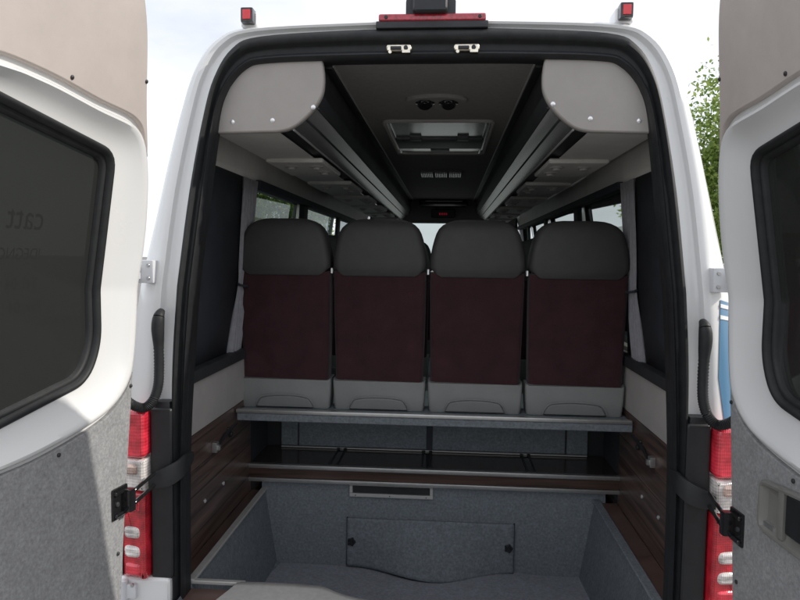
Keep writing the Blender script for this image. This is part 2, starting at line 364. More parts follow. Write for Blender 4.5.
# lower body corners below the lamps
for s in (-1, 1):
    b = B()
    b.box(*sorted((s*.80, s*.968)), -.035, .12, .30, .815, .02, 3)
    b.build('bumper_corner', M['paint'], bus)
    # lamp housing, lamp
    b = B(); b.box(*sorted((s*.792, s*.862)), -.028, .10, .812, 1.365, .012, 3); b.box(*sorted((s*.80, s*.85)), -.020, .03, 1.34, 1.385, .01, 2)
    b.build('lamp_housing', M['plastic'], bus)
    lamp = None
    def lz(z):   # outer edge of the lamp follows the body
        return .955 if z < 1.2 else .955-.12*(z-1.2)
    def seg(z0, z1, name, m, parent, prou=0., x0=.866, x1=None, rz=.006):
        pts = []
        xo0, xo1 = (x1 or lz(z0)), (x1 or lz(z1))
        P = rounded([(x0, z0), (xo0, z0), (xo1, z1), (x0, z1)], rz, 4)
        n = len(P); L = []
        for Q, d in ((P, .06), (P, -.045-prou), (inset(P, .004), -.055-prou), (inset(P, .012), -.060-prou)):
            L.append([Vector((s*u, d + .9*max(0, u-.915)**1.25*1.2, v)) for u, v in Q])
        V = [p for l in L for p in l]; F = [(i*n+j, i*n+(j+1) % n, (i+1)*n+(j+1) % n, (i+1)*n+j) for i in range(3) for j in range(n)]+[tuple(range(3*n, 4*n))]
        return mesh(name, V, F, m, parent, angle=50)
    lamp = seg(.818, 1.100, 'tail_lamp', M['red'], bus)
    seg(1.209, 1.362, 'upper_red_lens', M['redb'], lamp, rz=.02)
    seg(1.103, 1.206, 'indicator_lens', M['white'], lamp, .001)
    seg(1.155, 1.194, 'indicator_bulb_glow', M['pinkl'], lamp, .004, x0=.885, x1=.935, rz=.015)
    seg(1.035, 1.085, 'brake_lens', M['redb'], lamp, .003, x0=.878, x1=.94, rz=.01)
    seg(.950, .992, 'reversing_lens', M['white'], lamp, .004, x0=.880, x1=.945, rz=.02)
    seg(.888, .930, 'fog_lens', M['white'], lamp, .004, x0=.880, x1=.945, rz=.02)
    seg(.828, .874, 'reflector', M['redb'], lamp, .003, x0=.880, x1=.942, rz=.015)
    # hinge plate on the pillar + hinge arm to the door
    for hz, nm in ((1.795, 'hinge'), (.775, 'hinge')):
        x = .885 if hz > 1 else .90
        b = B(); b.box(*sorted((s*(x-.035), s*(x+.035))), -.020, .03, hz-.036, hz+.036, .006, 2)
        b.box(*sorted((s*(x+.004), s*(x+.05))), -.050, -.012, hz-.024, hz+.024, .006, 2)
        b.tube([(s*(x+.045), -.045, hz-.034), (s*(x+.045), -.045, hz+.034)], .013, 12)
        h = b.build('hinge', M['primer'], bus)
        for dx, dz in ((-.02, .02), (-.02, -.02), (.015, .022)):
            B().disc((s*(x+dx), -.018 if dx < 0 else -.048, hz+dz), (0, -1, 0), .006, .006, 10).build('bolt', M['alu'], h)
    # ribbed cable gaiter between pillar and door
    P = [(s*.828, -.010, 1.672), (s*.828, -.030, 1.655), (s*.829, -.036, 1.62), (s*.828, -.034, 1.57), (s*.827, -.034, 1.50), (s*.829, -.038, 1.44), (s*.842, -.045, 1.395), (s*.866, -.055, 1.372), (s*.895, -.075, 1.385), (s*.918, -.10, 1.42), (s*.925, -.13, 1.45)]
    C = catmull(P, 14); rad = []
    for i, p in enumerate(C):
        z = p[2]; base = .0150
        if i < 45: r = .011+.0085*math.sin(min(1, i/45)*math.pi*.85)
        else: r = base+(.0011*(1 if i % 2 else -1) if z < 1.60 and i < 118 else 0)
        rad.append(r)
    B().tube(C, rad, 14).build('cable_gaiter', M['rubber'], bus, angle=70)

# tail of the roof: brake light, camera, marker lights, latches
b = B(); b.box(-.181, .175, .112, .16, 2.576, 2.598, .006, 2)
br = b.build('third_brake_light', M['dplastic'], bus)
b = B(); b.box(-.172, .167, .108, .15, 2.597, 2.619, .008, 3); b.build('brake_lens', M['brakered'], br)
for x in (-.148, .148): B().disc((x, .110, 2.608), (0, -1, 0), .006, .005, 10).build('screw', M['darkscrew'], br)
b = B(); b.box(-.063, .046, .085, .17, 2.616, 2.70, .015, 3); cm = b.build('reversing_camera', M['plastic'], bus)
b = B(); b.box(-.086, .072, .11, .17, 2.606, 2.665, .008, 2); b.build('camera_bracket', M['dplastic'], cm)
for s in (-1, 1):
    b = B(); b.box(s*.602-.028, s*.602+.028, .15, .24, 2.595, 2.645, .012, 3); mk = b.build('marker_light', M['paint'], bus)
    b = B(); b.box(s*.602-.020, s*.602+.020, .120, .18, 2.603, 2.650, .006, 2); b.build('marker_housing', M['gloss'], mk)
    b = B(); b.box(s*.602-.013, s*.602+.013, .116, .13, 2.611, 2.642, .003, 2); b.build('marker_lens', M['redlamp'], mk)
for x in (-.105, .108):
    b = B(); b.box(x-.040, x+.040, .098, .125, 2.500, 2.522, .009, 3); b.box(x+.010, x+.036, .094, .12, 2.493, 2.503, .003, 2); b.disc((x-.028, .10, 2.497), (0, -1, 0), .006, .005)
    la = b.build('door_latch', M['chrome'], bus)
    b = B(); b.box(x-.027, x+.008, .092, .10, 2.504, 2.514, .003, 2); b.disc((x+.022, .099, 2.510), (0, -1, 0), .007, .005); b.build('striker_slot', M['plastic'], la)

# blue livery wrapping the right flank just behind the corner
def decal(z0, z1, name, m, off, slope=0., x0=.0):
    C = catmull(B_, 5); rows = []
    for k in range(9):
        z = z0+(z1-z0)*k/8
        def xat(C, z):
            for (xa, za), (xb, zb) in zip(C, C[1:]):
                if za <= z <= zb: return xa+(xb-xa)*(z-za)/(zb-za+1e-9)
        CB, CR = catmull(B_, 5), catmull(R_, 5)
        ys = lambda t: .10-.045*t/.35 if t < .35 else .055-.033*(t-.35)/.35 if t < .7 else .022-.016*(t-.7)/.3
        row = []
        x_in = .888 if z > 1.5 else .888+(1.5-z)*.19
        for q in range(13):
            f_ = q/12; zz = z+slope*(f_*.05)
            xb, xr = xat(CB, zz), xat(CR, zz); xi = max(x_in, xr+.002); x = xi+(xb-xi)*f_
            t = (xb-x)/(xb-xr); row.append((x+off*f_, ys(t)+lean(zz)-off, zz))
        for y, e in ((.22, .17), (.5, .3), (1.0, .4)): row.append((xat(CB, z+slope*e)+off+.012, y, z+slope*e))
        rows.append(row)
    V, F = loft(rows); return mesh(name, V, F, m, bus, fix=True)
decal(1.36, 1.735, 'blue_livery_panel', M['blue'], .0025, -.3)
decal(1.712, 1.724, 'livery_stripe', M['stripe'], .0050, -.3)
decal(1.678, 1.690, 'livery_stripe', M['stripe'], .0050, -.3)

for o_ in list(bus.children):     # the tail sits a hair off centre against the fitted interior
    if o_.name.split('.')[0] in ('rear_frame', 'door_seal', 'inner_seal_lip', 'tail_lamp', 'lamp_housing', 'hinge', 'cable_gaiter', 'bumper_corner', 'body_shell', 'blue_livery_panel', 'livery_stripe'): o_.location.x = -.008

# ------------------------------------------------------------------ interior shell
W = .885
def wx(z): return W if z < 1.45 else W-.042*(z-1.45)/.75
def wall_strip(name, z0, z1, y0, y1, m, off=0., parent=bus, seg=6, flip=None):
    out = []
    for s in (-1, 1):
        rows = [[(s*(wx(z0+(z1-z0)*k/seg)-off), y, z0+(z1-z0)*k/seg) for k in range(seg+1)] for y in (y0, y1)]
        V, F = loft(rows)
        o = mesh(name, V, F, m, parent, fix=False); out.append(o)
        sd = o.modifiers.new('s', 'SOLIDIFY'); sd.thickness = .008; sd.offset = 0
    return out
for s in (-1, 1):
    # wooden side panels: two boards with a light seam
    b = B(); b.box(*sorted((s*.853, s*.872)), .03, 1.0, .735, 1.193, .003, 1); wp = b.build('wood_side_panel', M['wood'], bus)
    for y, z in ((.20, .905), (.40, .907), (.61, .903)):
        if s > 0: y = {.20: .42, .40: .63, .61: .18}[y]
        if s > 0 and y == .18: continue
        B().disc((s*.853, y, z), (-s, 0, 0), .0085, .004, 12, dome=.002).build('screw', M['screw'], wp)
    b = B(); b.box(*sorted((s*.852, s*.868)), .03, 1.9, .700, .7305, .002, 1); b.build('skirt_board', M['wood'], bus)
    b = B(); b.box(*sorted((s*(.8005 if s < 0 else .7755), s*.851)), .09, .998, .70, .741, .002, 1); b.build('wood_ledge', M['wood'], bus)
    for gz in (.815, .965, 1.062): B().box(*sorted((s*.8526, s*.856)), .03, 1.0, gz, gz+.0022).build('board_groove', M['rubber'], wp)
    # grey lining, black ledge
    b = B(); b.box(*sorted((s*.850, s*.872)), .03, 5.3, 1.197, 1.385, .004, 2); b.build('lower_side_lining', M['wallgrey'], bus)
    b = B(); b.box(*sorted((s*.838, s*.880)), .03, 5.3, 1.388, 1.432, .006, 2); b.build('window_ledge', M['dplastic'], bus)
    b = B(); b.box(*sorted((s*.856, s*.872)), 1.002, 5.3, .7, 1.19, .004, 2); b.build('forward_side_lining', M['charcoal'], bus)
    # drop-down bracket with toggle
    b = B(); b.box(*sorted((s*.832, s*.853)), .475, .505, 1.072, 1.112, .004, 2)
    b.box(*sorted((s*.822, s*.84)), .482, .498, 1.08, 1.10, .003, 2)
    bk = b.build('shelf_bracket', M['alu'], bus)
    B().tube([(s*.838, .50, 1.088), (s*.840, .60, 1.112), (s*.838, .74, 1.125)], [.006, .008, .006], 8).build('bracket_arm', M['plastic'], bk)
    b = B(); b.disc((s*.852, .69, 1.09), (-s, 0, 0), .012, .012); b.disc((s*.852, .66, 1.12), (-s, 0, 0), .008, .01); b.build('bracket_knob', M['plastic'], bk)
wall_strip('rear_side_panel', 1.43, 2.205, .20, 1.02, M['charcoal'])
wall_strip('cove_strip', 2.195, 2.325, .21, 5.3, M['binunder'], .004)
for y0, y1 in ((2.02, 2.2), (3.35, 3.5), (4.5, 4.65)):
    wall_strip('window_pillar_lining', 1.43, 2.20, y0-.02, y1+.02, M['charcoal'])
for y0, y1 in ((1.05, 2.02), (2.2, 3.35), (3.5, 4.5), (4.65, 5.3)):
    for s in (-1, 1):
        zz = (1.42, 2.19)
        V = [(s*.955, y0-.02, 1.40), (s*.955, y1+.02, 1.40), (s*.868, y1+.02, 2.21), (s*.868, y0-.02, 2.21)]
        mesh('side_window', V, [(0, 1, 2, 3)], M['sideglass'], bus, fix=False)
# thin inner frame bars of the side windows
for s in (-1, 1):
    B().box(*sorted((s*.81, s*.86)), 1.02, 5.3, 2.165, 2.20, .004, 2).build('window_header', M['charcoal'], bus)

# ceiling with an opening for the roof hatch
b = B()
for a in ((-.34, .34, .18, 1.10), (-.34, .34, 2.06, 5.45), (-.34, -.245, 1.10, 2.06), (.245, .34, 1.10, 2.06)): b.box(*a, 2.490, 2.502)
b.build('ceiling_panel', M['ceil'], bus)
for s in (-1, 1):
    b = B(); b.box(*sorted((s*.335, s*.37)), .20, 5.45, 2.474, 2.50, .004, 2); b.build('ceiling_channel', M['plastic'], bus)
    b = B(); b.box(*sorted((s*.329, s*.335)), .20, 5.45, 2.480, 2.492, .002, 1); b.build('ceiling_rail', M['alumatte'], bus)
# roof hatch
def frame_xy(name, x0, x1, y0, y1, z0, z1, w, m, parent, rad=.05):
    P = rounded([(x0, y0), (x1, y0), (x1, y1), (x0, y1)], rad, 6); Q = rounded([(x0+w, y0+w), (x1-w, y0+w), (x1-w, y1-w), (x0+w, y1-w)], max(.005, rad-w*.6), 6)
    Pi = inset(P, .008); Qi = inset(Q, -.008); n = len(P)
    V = [(x, y, z1) for x, y in P]+[(x, y, z0+.006) for x, y in P]+[(x, y, z0) for x, y in Pi]+[(x, y, z0) for x, y in Qi]+[(x, y, z0+.006) for x, y in Q]+[(x, y, z1+.05) for x, y in Q]
    F = [(i*n+j, i*n+(j+1) % n, (i+1)*n+(j+1) % n, (i+1)*n+j) for i in range(5) for j in range(n)]
    return mesh(name, V, F, m, parent)
hf = frame_xy('roof_hatch', -.262, .272, 1.09, 2.08, 2.476, 2.4895, .018, M['wallgrey'], bus, .06)
V = [(-.25, 1.095, 2.488), (.26, 1.095, 2.488), (.26, 2.075, 2.488), (-.25, 2.075, 2.488)]
mesh('hatch_glass', V, [(0, 1, 2, 3)], M['roofglass'], hf, fix=False)
b = B(); b.box(-.23, .24, 1.56, 1.84, 2.476, 2.487, .004, 2); b.box(-.05, .06, 1.84, 1.93, 2.474, 2.487, .004, 2)
b.box(-.15, -.09, 1.50, 1.57, 2.472, 2.487, .004, 2); b.box(.10, .16, 1.50, 1.57, 2.472, 2.487, .004, 2)
b.build('hatch_handle_bar', M['plastic'], hf)
for x in (-.228, .236): B().box(x-.006, x+.006, 1.11, 2.05, 2.480, 2.487, .002, 1).build('hatch_rail', M['gloss'], hf)
# twin spotlights
def ell(cx, cy, rx, ry, n=32): return [(cx+rx*math.cos(2*math.pi*k/n), cy+ry*math.sin(2*math.pi*k/n)) for k in range(n)]
P = ell(.005, .69, .125, .085)
sp = plate('ceiling_spotlight', P, 0, .014, .010, lambda v: Vector((v.x, v.z, 2.490-v.y)), M['ceil'], bus)
for x in (-.042, .052):
    b = B(); b.disc((x, .70, 2.478), (0, 0, -1), .040, .006, 20); b.disc((x, .68, 2.475), (0, -.5, -1), .030, .022, 16); b.disc((x, .655, 2.468), (0, -.2, -1), .012, .01, 12); b.box(x-.026, x+.026, .70, .712, 2.455, 2.48, .003, 1)
    b.build('spot_nozzle', M['gloss'], sp)
# air grilles
b = B()
b.box(-.16, .16, 2.86, 3.16, 2.478, 2.4915, .006, 2); gr = b.build('air_vent', M['ceil'], bus)
for x in (-.105, 0, .105):
    b = B()
    for k in range(7): b.box(x-.042+k*.013, x-.036+k*.013, 2.90, 3.12, 2.466, 2.479)
    b.build('grille_slats', M['screw'], gr)
# front bulkhead, display, clock
b = B(); b.box(-.55, .55, 5.40, 5.46, 2.235, 2.50, .02, 3); b.box(-.80, -.55, 5.40, 5.46, 2.2, 2.4, .02, 2); b.box(.55, .80, 5.40, 5.46, 2.2, 2.4, .02, 2)
fb = b.build('front_bulkhead', M['ceil'], bus)
b = B(); b.box(-.26, .27, 5.30, 5.41, 2.405, 2.492, .03, 3); dp = b.build('overhead_display', M['gloss'], bus)
b = B(); b.box(-.20, .21, 5.294, 5.301, 2.465, 2.474, .002, 1); b.build('display_rim', M['alu'], dp)
b = B(); b.box(-.13, .14, 5.33, 5.41, 2.29, 2.385, .02, 3); ck = b.build('digital_clock', M['plastic'], bus)
m_led = mat('clock_digits', (.5, .01, .02), rough=.5); m_led.node_tree.nodes['Principled BSDF'].inputs['Emission Color'].default_value = (1, .05, .1, 1); m_led.node_tree.nodes['Principled BSDF'].inputs['Emission Strength'].default_value = .12
b = B()
for k in range(4):
    x = -.040+k*.024
    for (xa, xb, za, zb) in ((0, .012, .018, .021), (0, .012, .009, .012), (0, .012, 0, .003), (0, .003, 0, .021), (.010, .013, 0, .021)): b.box(x+xa, x+xb, 5.326, 5.33, 2.322+za, 2.322+zb)
b.build('clock_digits', m_led, ck)

# luggage bins
for s in (-1, 1):
    prof = [(.357, 2.490), (.351, 2.45), (.350, 2.41), (.356, 2.375), (.376, 2.338), (.413, 2.298), (.455, 2.268), (.500, 2.256), (.560, 2.254), (.71, 2.250)]
    bands = [('lid', 0, 4, M['plastic'], .004), ('lid', 4, 5, M['silver'], 0.), ('lid', 5, 7, M['plastic'], .004), ('under', 7, 9, M['binunder'], 0.)]
    # end panel facing the rear
    P = catmull(prof, 4)[:-1]+[(.712, 2.250)]
    P += catmull([(.708, 2.27), (.698, 2.33), (.678, 2.395), (.650, 2.445), (.605, 2.475), (.54, 2.487)], 4)
    lb = None
    lb = plate('luggage_bin', P, .0, .022, .006, lambda v: Vector((s*v.x, .158-v.y, v.z)), M['binface'], bus)
    pts = [(.385, 2.342), (.503, 2.296), (.655, 2.289)] if s > 0 else [(.385, 2.334), (.520, 2.292), (.654, 2.287)]
    for x, z in pts: B().disc((s*x, .137, z), (0, -1, 0), .0075, .003, 14, dome=.002).build('screw', M['screw'], lb)
    full = catmull(prof, 4)
    def strip(name, i0, i1, m, off):
        rows = []
        for y in (.155, 1.2, 2.6, 4.0, 5.4): rows.append([(s*(x+off), y, z+off) for x, z in full[i0*4:i1*4+1]])
        V, F = loft(rows); o = mesh(name, V, F, m, lb); return o
    strip('bin_lid', 0, 3, M['plastic'], .006); strip('bin_lid_edge', 3, 4, M['dplastic'], .002); strip('light_band', 4, 6, M['silver'], 0.)
    strip('finger_groove', 6, 7, M['plastic'], .006); strip('bin_underside', 7, 9, M['binunder'], 0.)
    # small ribs / rails running along the lid
    b = B()
    b.tube([(s*.374, .16, 2.336), (s*.374, 5.4, 2.336)], .004, 6)
    b.build('bin_rail', M['dplastic'], lb)
    b = B(); b.tube([(s*.413, .16, 2.3005), (s*.413, 5.4, 2.3005)], .005, 8); b.build('band_groove', M['plastic'], lb)
    b = B(); b.tube([(s*.455, .16, 2.266), (s*.455, 5.4, 2.266)], .0035, 6); b.build('bright_rail', M['alumatte'], lb)
    # passenger service units under the bins
    for y in (.70, 1.52, 2.34, 3.16, 3.98, 4.7):
        b = B(); b.box(*sorted((s*.46, s*.70)), y, y+.46, 2.236, 2.256, .012, 3); su = b.build('reading_light_unit', M['binunder'], lb)
        for x, yy in ((.51, y+.12), (.51, y+.30), (.62, y+.12)): B().disc((s*x, yy, 2.238), (0, 0, -1), .030, .008, 18).disc((s*x, yy, 2.231), (0, 0, -1), .017, .010, 14).build('air_nozzle', M['wallgrey'], su)
# side roof lining hidden above bins
for s in (-1, 1):
    b = B(); b.box(*sorted((s*.345, s*.68)), .22, 5.45, 2.505, 2.515); b.build('roof_lining', M['ceil'], bus)

# ------------------------------------------------------------------ rear floor, well, shelves
b = B(); b.box(-.85, .85, .775, 1.35, 1.142, 1.166, .002, 1); b.box(-.845, .845, .765, .785, 1.131, 1.164, .003, 1); sh = b.build('parcel_shelf', M['feltdark'], bus)
b = B(); b.box(-.848, .842, .760, .792, 1.1655, 1.182, .004, 2); b.build('shelf_edge_trim', M['alu'], sh)
b = B(); b.box(-.865, .865, .975, 1.30, .848, .868, .002, 1); ls = b.build('luggage_step', mat('step_laminate', (.060, .045, .038), rough=.22, coat=.3, noise=(18, .2, 5)), bus)
b = B(); b.box(-.86, .86, .9745, .99, .811, .855, .001, 1); b.build('step_wood_facing', M['woodstrip'], ls)
b = B(); b.box(-.862, .862, .966, .992, .856, .875, .003, 2); b.box(-.862, .862, .966, .99, .792, .810, .003, 2); b.build('step_edge_trim', M['alu'], ls)
for x in (-.46, -.026, .464):
    for dx in (-.0175, .0175):
        b = B(); b.box(x+dx-.0035, x+dx+.0035, .995, 1.275, .868, .874, .001, 1); b.disc((x+dx, 1.012, .873), (0, 0, 1), .009, .003, 10); b.disc((x+dx, 1.265, .873), (0, 0, 1), .009, .003, 10)
        b.build('seat_rail', M['dplastic'], ls)
    B().box(x-.013, x+.013, .997, 1.273, .868, .8695).build('rail_gap', M['gloss'], ls)
b = B(); b.box(-.78, .775, 1.28, 1.30, .868, 1.145, .002, 1); bp_ = b.build('seat_platform_riser', M['charcoal'], bus)
b = B(); b.box(-.775, .77, 1.272, 1.282, .870, .877, .001, 1); b.build('riser_edge_trim', M['alumatte'], bp_)
b = B()
for x0, x1 in ((-.775, -.69), (-.683, -.03), (.0, .66), (.668, .77)): b.box(x0, x1, 1.268, 1.281, .882, 1.14, .003, 1)
b.build('riser_panel', M['feltdark'], bp_)
b = B()
b.box(-.87, .87, 1.31, 1.32, .85, 1.16)
b.build('under_seat_backing', M['plastic'], bus)
# main floor ahead (passenger deck)
b = B(); b.box(-.87, .87, 1.30, 5.8, .80, .84); b.build('cabin_floor', M['charcoal'], bus)

# well front wall with opening for vent; felt
V = [(-.80, 1.0, .79), (.80, 1.0, .79), (.735, 1.0, .395), (-.735, 1.0, .395)]
b = B(); b.box(-.80, .80, 1.0, 1.012, .36, .792); b.build('well_front_wall', M['feltdark'], bus)
for s in (-1, 1):
    rows = []
    for k in range(9):
        t = k/8; x = (.785 if s < 0 else .752)-.058*t-.02*math.sin(t*math.pi)*0; z = .745-.35*t
        rows.append([(s*x, y, z) for y in (-.10, .3, .65, 1.0)])
    rows.append([(s*.69, y, .385) for y in (-.10, .3, .65, 1.0)])
    V, F = loft(rows); mesh('well_side_wall', V, F, M['feltdark'], bus)
    xa, xb = (.772, .800) if s < 0 else (.738, .775)
    b = B(); b.box(*sorted((s*xa, s*xb)), .085, 1.0, .7445, .756, .003, 1); b.build('well_edge_trim', M['alumatte'] if s < 0 else M['feltdark'], bus)
# wavy felt floor of the well: front edge bulges toward the viewer in the middle
def wave(x):
    t = min(1, max(0, (x+.36)/.78)); return .5-.5*math.cos(t*2*math.pi)
nx, ny = 60, 24; V = []; F = []
for j in range(ny+1):
    for i in range(nx+1):
        x = -.76+1.52*i/nx; t = j/ny; yb = .998-.13*wave(x)
        y = -.12+(yb+.12)*t; z = .392+.004*math.sin(x*9)+.006*math.sin(x*5+y*7)
        V.append((x, y, z))
F = [(j*(nx+1)+i, j*(nx+1)+i+1, (j+1)*(nx+1)+i+1, (j+1)*(nx+1)+i) for j in range(ny) for i in range(nx)]
mesh('well_floor', V, F, M['feltfloor'], bus)
# hatch flap in the front wall, warped like a flap that bellies out near its foot
V = []; nx, nz = 60, 16
for j in range(nz+1):
    for i in range(nx+1):
        x = -.388+.776*i/nx; t = j/nz; z = .626-.232*t
        y = .992-.128*wave(x)*t**1.3-.012*math.sin((x+.388)/.776*math.pi*2)*t*(1-t)
        V.append((x, y, z))
F = [(j*(nx+1)+i, j*(nx+1)+i+1, (j+1)*(nx+1)+i+1, (j+1)*(nx+1)+i) for j in range(nz) for i in range(nx)]
fl = mesh('access_flap', V, F, M['feltdark'], bus); sd = fl.modifiers.new('s', 'SOLIDIFY'); sd.thickness = .008
b = B(); b.box(.3865, .3905, .985, 1.0, .395, .628); b.box(-.3905, -.3865, .985, 1.0, .395, .628); b.build('flap_gap', M['rubber'], fl)
for x in (-.367, .364):
    b = B(); b.disc((x, .985, .515), (0, -1, 0), .017, .012, 10); b.disc((x, .975, .515), (0, -1, 0), .010, .010, 8)
    for k in range(5): a = k*2*math.pi/5; b.disc((x+.014*math.cos(a), .985, .515+.014*math.sin(a)), (0, -1, 0), .0065, .013, 8)
    b.build('flap_knob', M['plastic'], fl)
# slotted vent frame
b = B()
b.box(-.379, .012, .985, 1.0, .783, .79, .001, 1); b.box(-.379, .012, .982, 1.0, .730, .746, .002, 1); b.box(-.379, -.364, .983, 1.0, .746, .783, .002, 1); b.box(-.003, .012, .983, 1.0, .746, .783, .002, 1)
vf = b.build('vent_frame', M['alumatte'], bus)
B().box(-.366, -.001, .992, .9985, .744, .786).build('vent_recess', M['plastic'], vf)
for x in (-.35, -.19, -.02): B().disc((x, .983, .738), (0, -1, 0), .003, .002, 8).build('screw', M['darkscrew'], vf)
# rear sill
b = B(); b.box(-.80, -.60, -.06, .082, .700, .728, .004, 2); b.build('wood_sill', M['wood'], bus)
B().box(.60, .80, -.06, .082, .700, .728, .004, 2).build('wood_sill', M['wood'], bus)
B().box(-.80, -.60, .083, .103, .740, .7535, .003, 1).build('sill_edge_trim', M['alumatte'], bus)
B().box(-.90, .90, -.06, .05, .30, .375, .01, 2).build('rear_bumper', M['paint'], bus)
B().box(-.87, .87, -.05, 1.2, .33, .36).build('underfloor', M['plastic'], bus)
for s in (-1, 1): B().box(*sorted((s*.79, s*.87)), -.03, 1.3, .33, .70).build('inner_sill_wall', M['plastic'], bus)
# pale cloth mat spread over the sill, its inner edge cut in a wave
top = catmull([(-.625, .088), (-.60, .092), (-.48, .090), (-.37, .088), (-.33, .082), (-.27, .045), (-.20, .020), (-.08, .005), (.05, .0), (.2, .012), (.30, .012), (.36, .01), (.48, .0), (.60, -.01)], 6)
V = []; nrow = 8
for j in range(nrow+1):
    for x, y in top:
        t = j/nrow; yy = y-(y+.14)*t; V.append((x*(1-.0*t)-.06*t*(1 if x < -.4 else 0)*1, yy,   .7545+.002*math.sin(x*14+yy*20)))
n = len(top); F = [(j*n+i, j*n+i+1, (j+1)*n+i+1, (j+1)*n+i) for j in range(nrow) for i in range(n-1)]
mt = mesh('sill_mat', V, F, mat('pale_mat', (.46, .44, .42), rough=.9, noise=(50, .08, 6), bump=(300, .4, .002)), None)
sd = mt.modifiers.new('s', 'SOLIDIFY'); sd.thickness = .006
mt['label'] = 'pale grey mat with a wavy cut edge lying across the boot sill'; mt['category'] = 'mat'
B().box(-.60, .60, -.06, -.03, .38, .752, .004, 1).build('sill_riser', M['paint'], bus)

# ------------------------------------------------------------------ seats
def ringpts(w, d, cy, z, rc, n=48, dipe=0.):
    """rounded-rectangle section; rear face at cy-d/2"""
    P = rounded([(-w, cy-d/2), (w, cy-d/2), (w, cy+d/2), (-w, cy+d/2)], rc, 6)
    return [(x, y-.010*(1-(x/w)**2)*(1 if y < cy else 0), z+dipe*min(1, (abs(x)/w))**6) for x, y in P]
def section_obj(name, S, m, parent, capb=True):
    rings = [ringpts(*q) if len(q) < 7 else ringpts(q[0], q[1], q[2], q[3], q[4], 48, q[6]) for q in S]
    n = len(rings[0]); V, F = loft(rings, closed=True); F.append(tuple(range((len(rings)-1)*n, len(rings)*n)))
    if capb: F.append(tuple(range(n)))
    return mesh(name, V, F, m, parent, angle=50)
cyz = lambda z: .945-.045*(z-1.17)/.85       # the back leans a little to the rear
def make_seat():
    core = section_obj('passenger_seat', [(.186, .07, cyz(z)+.012, z, .03) for z in (1.168, 1.3, 1.5, 1.7, 1.8)]+[(.150, .06, cyz(1.9), 1.9, .03)], M['plastic'], bus)
    # fabric cover
    S = []
    for z, w in ((1.272, .190), (1.285, .1925), (1.40, .196), (1.55, .199), (1.70, .201), (1.775, .201)): S.append((w, .105, cyz(z), z, .022, 48, .018 if z < 1.29 else .012))
    section_obj('back_cover', S, M['maroon'], core)
    for s in (-1, 1): B().tube([(s*(.191+.008*(z-1.30)/.45), cyz(z)-.034, z) for z in (1.30, 1.45, 1.6, 1.75)], .0035, 6).build('piping', M['dplastic'], core)
    # headrest part with rounded shoulders
    S = []
    for z, w, d, dip in ((1.752, .182, .112, .040), (1.757, .192, .122, .038), (1.775, .200, .127, .026), (1.80, .2035, .13, .012), (1.83, .2035, .13, .004), (1.865, .200, .13, 0), (1.90, .1935, .128, 0), (1.93, .186, .123, 0), (1.955, .178, .116, 0), (1.976, .167, .106, 0), (1.993, .150, .092, 0), (2.005, .128, .074, 0), (2.013, .102, .052, 0), (2.0165, .072, .026, 0)):
        S.append((w, d, cyz(z), z, min(.03, d*.4), 48, dip))
    section_obj('headrest', S, M['head'], core)
    # plastic foot of the back
    S = []
    for z, w, dip in ((1.1665, .196, 0), (1.172, .199, 0), (1.23, .203, 0), (1.272, .2055, .02), (1.280, .2045, .024)): S.append((w, .115, cyz(z), z, .014, 48, dip))
    bs = section_obj('lower_shell', S, M['seatbase'], core)
    P = [(-.128, 1.170), (.128, 1.170)]+catmull([(.128, 1.172), (.118, 1.195), (.100, 1.213), (.05, 1.221), (0, 1.223), (-.05, 1.221), (-.100, 1.213), (-.118, 1.195), (-.128, 1.172)], 4)
    plate('hand_grip', P, .05, .0735, .004, lambda v: Vector((v.x, cyz(v.z)-v.y+.0, v.z)), M['seatgrip'], bs)
    b = B(); b.tube(catmull([(-.134, .868, 1.174), (-.122, .868, 1.200), (-.102, .868, 1.219), (-.05, .868, 1.227), (0, .868, 1.229), (.05, .868, 1.227), (.102, .868, 1.219), (.122, .868, 1.200), (.134, .868, 1.174)], 4), .0025, 6); b.build('grip_rim', M['seatbase'], bs)
    return core
def dup(o, loc):
    c = o.copy(); COL.objects.link(c); c.parent = o.parent; c.location = loc
    for ch in list(o.children):
        k = ch.copy(); COL.objects.link(k); k.parent = c
        for g in list(ch.children): q = g.copy(); COL.objects.link(q); q.parent = k
    return c
seat = make_seat(); xs = (-.660, -.2365, .190, .625); seat.location = (xs[0], 0, 0)
seats = [seat]+[dup(seat, (x, 0, 0)) for x in xs[1:]]
for q, k in zip(seats, (1.01, 1.01, 1.015, 1.045)): q.scale.x = k
for (x, y) in ((-.66, 1.0), (-.25, 1.0), (.66, 1.0), (-.66, 1.85), (-.25, 1.85), (.66, 1.85), (-.66, 2.7), (.66, 2.7)): seats.append(dup(seat, (x, y, -.04)))
for s in seats: s['group'] = 'passenger seats'
for x in (-.449, -.0235, .405, .852):
    b = B(); b.box(x-.005, x+.005, .868, .885, 1.775, 1.80, .002, 1); b.build('belt_clip', M['screw'], bus)
